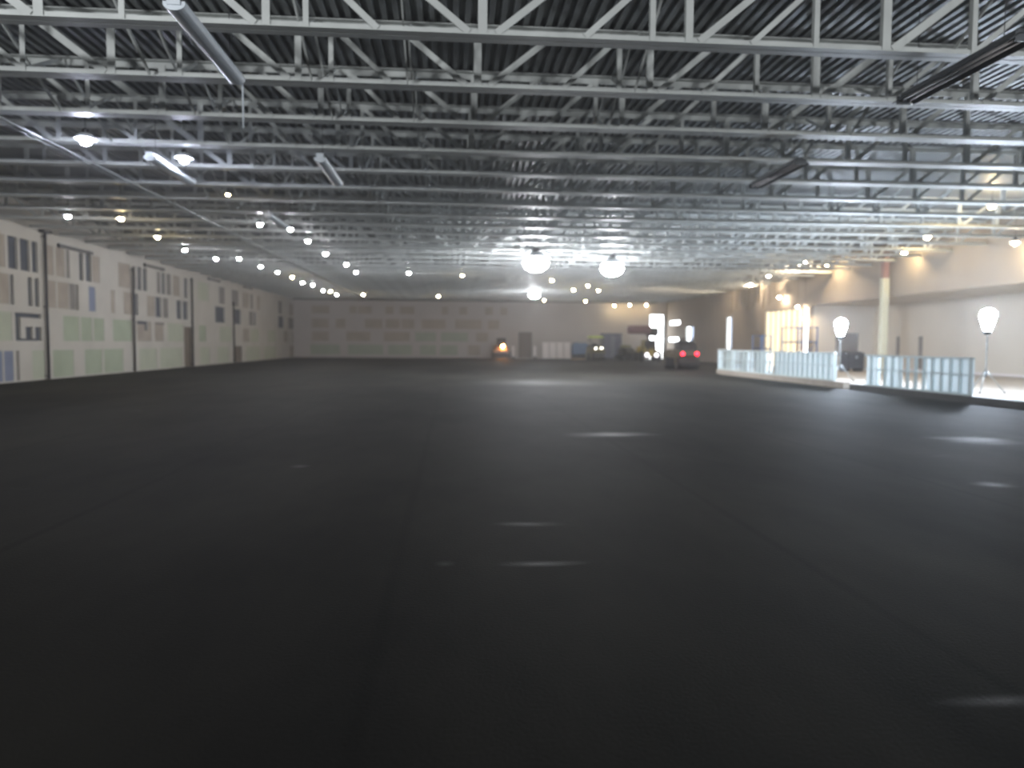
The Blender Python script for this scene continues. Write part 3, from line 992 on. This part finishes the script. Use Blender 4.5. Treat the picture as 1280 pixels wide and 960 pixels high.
# compact loader at the back left
p = at_z(627, 448.5, 0)
t = thing('compact_loader', 'compact loader with dark cab and one glowing amber lamp by the brown far door', 'loader', (p.x, 73.5, 0), -.1)
for sx in (-1, 1):
    for y in (-.55, .6):
        w_ = wheel_mesh(MB(), (sx * .82, y, .38), .38, .3).build('wheel', BLACK, t)
MB().prism([(-1.0, .35), (1.1, .35), (1.15, .95), (.9, 1.3), (-.3, 1.3), (-.9, .8)], 'x', -.64, .64).build('body', ORNG, t, .03)
MB().prism([(-.35, 1.3), (.75, 1.3), (.7, 2.1), (-.15, 2.1)], 'x', -.5, .4).build('cab', DARKM, t, .03)
MB().box((-.42, -.32, 1.42), (.32, -.3, 1.98)).build('windscreen', mat('dark_glass', (20, 22, 24), .1, 0, .05, 2), t)
for sx in (-1, 1):
    MB().bar((sx * .72, .9, 1.25), (sx * .72, -1.0, .55), .1, .14, (0, 0, 1)).build('lift_arm', ORNG, t)
MB().prism([(-1.6, .08), (-1.05, .08), (-1.0, .6), (-1.1, .62), (-1.2, .2)], 'x', -1.0, 1.0).build('bucket', DARKM, t)
hd = MB().lathe([(.12, 0), (.16, .03), (.16, .1), (.08, .16)], 12).build('lamp', BLACK, t)
hd.location = (.12, -.62, 1.28); hd.rotation_euler = (-PI / 2, 0, 0)
MB().lathe([(.01, -.05), (.12, -.03), (.15, .03), (.01, .035)], 12).build('lamp_lens', AMBER, hd)

# forklift carrying a dark roll
p = at_z(810, 452, 0)
FX, FY = p.x, 65.2
FX = at_y(810, 445, FY).x
t = thing('rough_terrain_forklift', 'yellow forklift with raised mast and two pale headlights before the daylight opening', 'forklift', (FX, FY, 0))
for sx in (-1, 1):
    for y, r in ((-.7, .5), (1.1, .42)):
        wheel_mesh(MB(), (sx * .8, y, r), r, .32).build('wheel', BLACK, t)
MB().prism([(-1.0, .5), (1.6, .5), (1.7, 1.3), (.7, 1.45), (.5, 1.0), (-.5, 1.0), (-.7, 1.1), (-1.05, 1.05)], 'x', -.62, .62).build('chassis', YELL, t, .03)
MB().prism([(-.5, 1.0), (.6, 1.0), (.6, 2.0), (-.35, 2.0)], 'x', -.55, .5).build('cab', mat('cab_brown_yellow', (135, 122, 72), .5, 0, .1, 4), t, .03)
MB().box((-.45, -.5, 1.35), (.4, -.46, 1.9)).build('windscreen', mat('dark_glass', (20, 22, 24), .1), t)
for sx in (-1, 1):
    MB().box((sx * .35 - .06, -1.22, .25), (sx * .35 + .06, -1.08, 2.95)).build('mast_rail', DARKM, t)
    MB().box((sx * .42 - .06, -2.15, 2.42), (sx * .42 + .06, -1.22, 2.48)).build('fork', DARKM, t)
    hd = MB().lathe([(.15, 0), (.2, .03), (.2, .12), (.1, .18)], 12).build('headlight', BLACK, t)
    hd.location = (sx * .44, -1.28, .62); hd.rotation_euler = (-PI / 2, 0, 0)
    MB().lathe([(.01, -.03), (.17, -.01), (.19, .03), (.01, .035)], 12).build('headlight_lens', HEADW, hd)
MB().box((-.6, -1.3, 2.4), (.6, -1.22, 3.1)).build('fork_carriage', DARKM, t)
MB().box((-.5, -1.2, 1.2), (.5, -1.1, 1.3)).box((-.5, -1.2, 2.3), (.5, -1.1, 2.4)).build('mast_crossbar', DARKM, t)
o = MB().tube([(-1.08, 0, 0), (-1.05, 0, 0), (-.95, 0, 0), (.95, 0, 0), (1.05, 0, 0), (1.08, 0, 0)], [.1, .32, .385, .385, .32, .1], 20).build('wrapped_roll', ROLLM)
rx = at_y(799, 412, FY - 1.72).x
o.location = (rx, FY - 1.72, 2.48 + .39)
tag(o, 'dark brown wrapped roll lying across the raised forks of the yellow forklift', 'roll')

# dark blue container, blue pallet load, paver, boards
p = at_y(763.5, 445, 72.2)
t = thing('storage_container', 'dark blue storage container right of the lime-canopied roller', 'container', (p.x, 72.2, 0))
MB().box((-.92, -.8, .12), (.92, .8, 2.55)).build('container_body', NAVY, t, .02)
MB().box((-.97, -.85, 2.55), (.97, .85, 2.66)).build('container_roof', NAVY, t)
for s in (-1, 1):
    dr = MB().box((min(0.02 * s, s * .86), -.85, .2), (max(.02 * s, s * .86), -.8, 2.45)).build('container_door', mat('container_door_blue', (92, 94, 112), .5, 0, .1, 3), t)
    MB().tube([(s * .12, -.87, .25), (s * .12, -.87, 2.4)], .02, 6).build('locking_bar', GALV, dr)
    MB().box((s * .6 - .08, -.8, 0), (s * .6 + .08, .8, .12)).build('skid', BLACK, t)

p = at_y(724.5, 445, 71.5)
t = thing('tarped_pallet', 'pallet of material under blue tarp, left of the lime-canopied roller', 'pallet load', (p.x, 71.5, 0))
f = MB()
for y in (-.5, 0, .5): f.box((-.8, y - .06, 0), (.8, y + .06, .1))
for k in range(7): f.box((-.8 + k * .235, -.6, .1), (-.62 + k * .235, .6, .13))
f.build('pallet', WOOD, t)
MB().box((-.72, -.52, .13), (.72, .52, .75)).build('dark_stack', DARKM, t, .03)
MB().prism([(-.8, .55), (.8, .6), (.78, 1.5), (.55, 1.72), (0, 1.66), (-.5, 1.74), (-.78, 1.45)], 'y', -.58, .58).build('tarp', BLUET, t, .05)

p = at_y(787, 445, 68)
t = thing('asphalt_paver', 'low dark asphalt paver standing between the blue container and the forklift', 'paver', (p.x, 69.1, 0))
MB().prism([(-1.2, .4), (1.3, .4), (1.35, 1.0), (.6, 1.25), (-.2, 1.2), (-1.2, .75)], 'x', -.6, .6).build('chassis', DARKM, t, .03)
for sx in (-1, 1):
    MB().prism([(-.9, .12), (-.7, 0), (.9, 0), (1.1, .15), (1.1, .42), (.9, .5), (-.7, .5), (-.9, .38)], 'x', sx * .7 - .1, sx * .7 + .1).build('track', BLACK, t)
    MB().prism([(sx * .1, .55), (sx * .6, .62), (sx * .82, 1.22), (sx * .75, 1.22), (sx * .53, .72), (sx * .1, .63)], 'y', -2.1, -1.1).build('hopper_wing', DARKM, t)
MB().box((-.5, .2, 1.2), (.5, .95, 1.5)).build('control_console', mat('paver_olive', (110, 108, 70), .5, 0, .1, 4), t, .03)
MB().box((-.8, 1.35, .05), (.8, 1.75, .5)).build('screed', DARKM, t, .03)

xs = [677.5, 686.5, 695.5, 704.5]
for i, px in enumerate(xs):
    p = at_y(px, 440, YB - .25)
    t = thing('white_board', f'white board on the far wall by the brown door, {["leftmost", "second from left", "third from left", "rightmost"][i]} of four', 'board', (p.x + .37, YB - .3, 0), 0, 'white boards at the far wall')
    MB().prism([(-.05, 0), (-.01, 0), (.2, 1.72), (.16, 1.72)], 'x', -.36, .36).build('board', WHITEB, t)
    MB().prism([(-.07, .02), (-.052, .02), (.155, 1.70), (.137, 1.70)], 'x', -.36, -.31).build('edge_batten', mat('pale_grey_batten', (170, 165, 165), .6), t)
for px, lab in ((641.5, 'narrow white board standing left of the brown far door'), (668.5, 'narrow white board standing right beside the brown far door')):
    p = at_y(px, 440, YB - .2)
    t = thing('narrow_board', lab, 'board', (p.x, YB - .2, 0))
    MB().prism([(-.05, 0), (-.01, 0), (.14, 1.3), (.10, 1.3)], 'x', -.15, .15).build('board', WHITEB, t)
    MB().prism([(-.075, 0), (-.052, 0), (-.03, .2), (-.053, .2)], 'x', -.15, .15).build('kick_strip', DARKPIPE, t)

# ------------------------------------------------------------------ dark pipes and rails on the left wall
for i, (px, zt) in enumerate(((60.5, 5.95), (168.5, 5.4), (241.5, 5.6), (293, 4.6))):
    y = at_x(px, 440, XL + .1).y
    t = thing('wall_pipe', f'thin dark vertical pipe on the left drywall, {ORD[i]} from the near end', 'pipe', (XL + .1, y, 0), 0, 'dark wall pipes')
    MB().tube([(0, 0, 0.02), (0, 0, zt)], .055, 8).build('pipe', DARKPIPE, t)
    for z in (.15, zt * .5, zt - .15):
        MB().box((-.1, -.09, z - .02), (.0, .09, z + .02)).build('pipe_clamp', DARKPIPE, t)
    if i == 0:
        MB().box((-.1, -.3, zt), (.12, .3, zt + .1)).build('top_bracket', DARKPIPE, t)
for i, (a, b, ya, yb) in enumerate(((72, 115, 307, 316), (180, 205, 331, 337), (260, 275, 348.5, 351.5), (305, 315, 358, 361))):
    p, q = at_x(a, ya, XL + .06), at_x(b, yb, XL + .06)
    z = (p.z + q.z) / 2
    t = thing('wall_bracket_rail', f'short dark rail high on the left drywall, {ORD[i]} from the near end', 'rail', (XL + .06, p.y, z), 0, 'dark rails on the left wall')
    L_ = q.y - p.y
    MB().box((-.02, 0, -.06), (.06, L_, .06)).build('rail', DARKPIPE, t)
    for y in (.2, L_ - .2):
        MB().box((-.06, y - .05, -.1), (-.02, y + .05, .1)).build('wall_plate', DARKPIPE, t)

# ------------------------------------------------------------------ dusty air filling the hall
hz = bpy.data.materials.new('dusty_air'); hz.use_nodes = True
nt = hz.node_tree; nt.nodes.clear()
o_ = nt.nodes.new('ShaderNodeOutputMaterial'); v_ = nt.nodes.new('ShaderNodeVolumeScatter')
v_.inputs['Density'].default_value = 0.0026; v_.inputs['Anisotropy'].default_value = 0.6
nt.links.new(v_.outputs[0], o_.inputs['Volume'])
tag(MB().box((XL - .5, YN - .5, -.3), (XO + .5, YB + .5, ZD + .4)).build('haze', hz), None, None, None, 'stuff')
bpy.data.objects['haze']['label'] = 'thin dusty haze filling the whole hall'
bpy.data.objects['haze']['category'] = 'haze'

# ------------------------------------------------------------------ light from outside and view settings
w = bpy.data.worlds.new('world'); sc.world = w; w.use_nodes = True
bg = w.node_tree.nodes['Background']
bg.inputs['Color'].default_value = (0.93, 0.96, 1.0, 1)
bg.inputs['Strength'].default_value = 12.0

vs_ = sc.view_settings
vs_.view_transform = 'Standard'; vs_.look = 'None'; vs_.gamma = 1.0; vs_.use_curve_mapping = False
vs_.exposure = 0.0
cy = sc.cycles
cy.use_denoising = True
cy.max_bounces = 6; cy.diffuse_bounces = 3; cy.glossy_bounces = 3; cy.transmission_bounces = 3; cy.volume_bounces = 0
cy.sample_clamp_indirect = 6.0
cy.sample_clamp_direct = 0.0
cy.caustics_reflective = False; cy.caustics_refractive = False
cy.use_light_tree = True
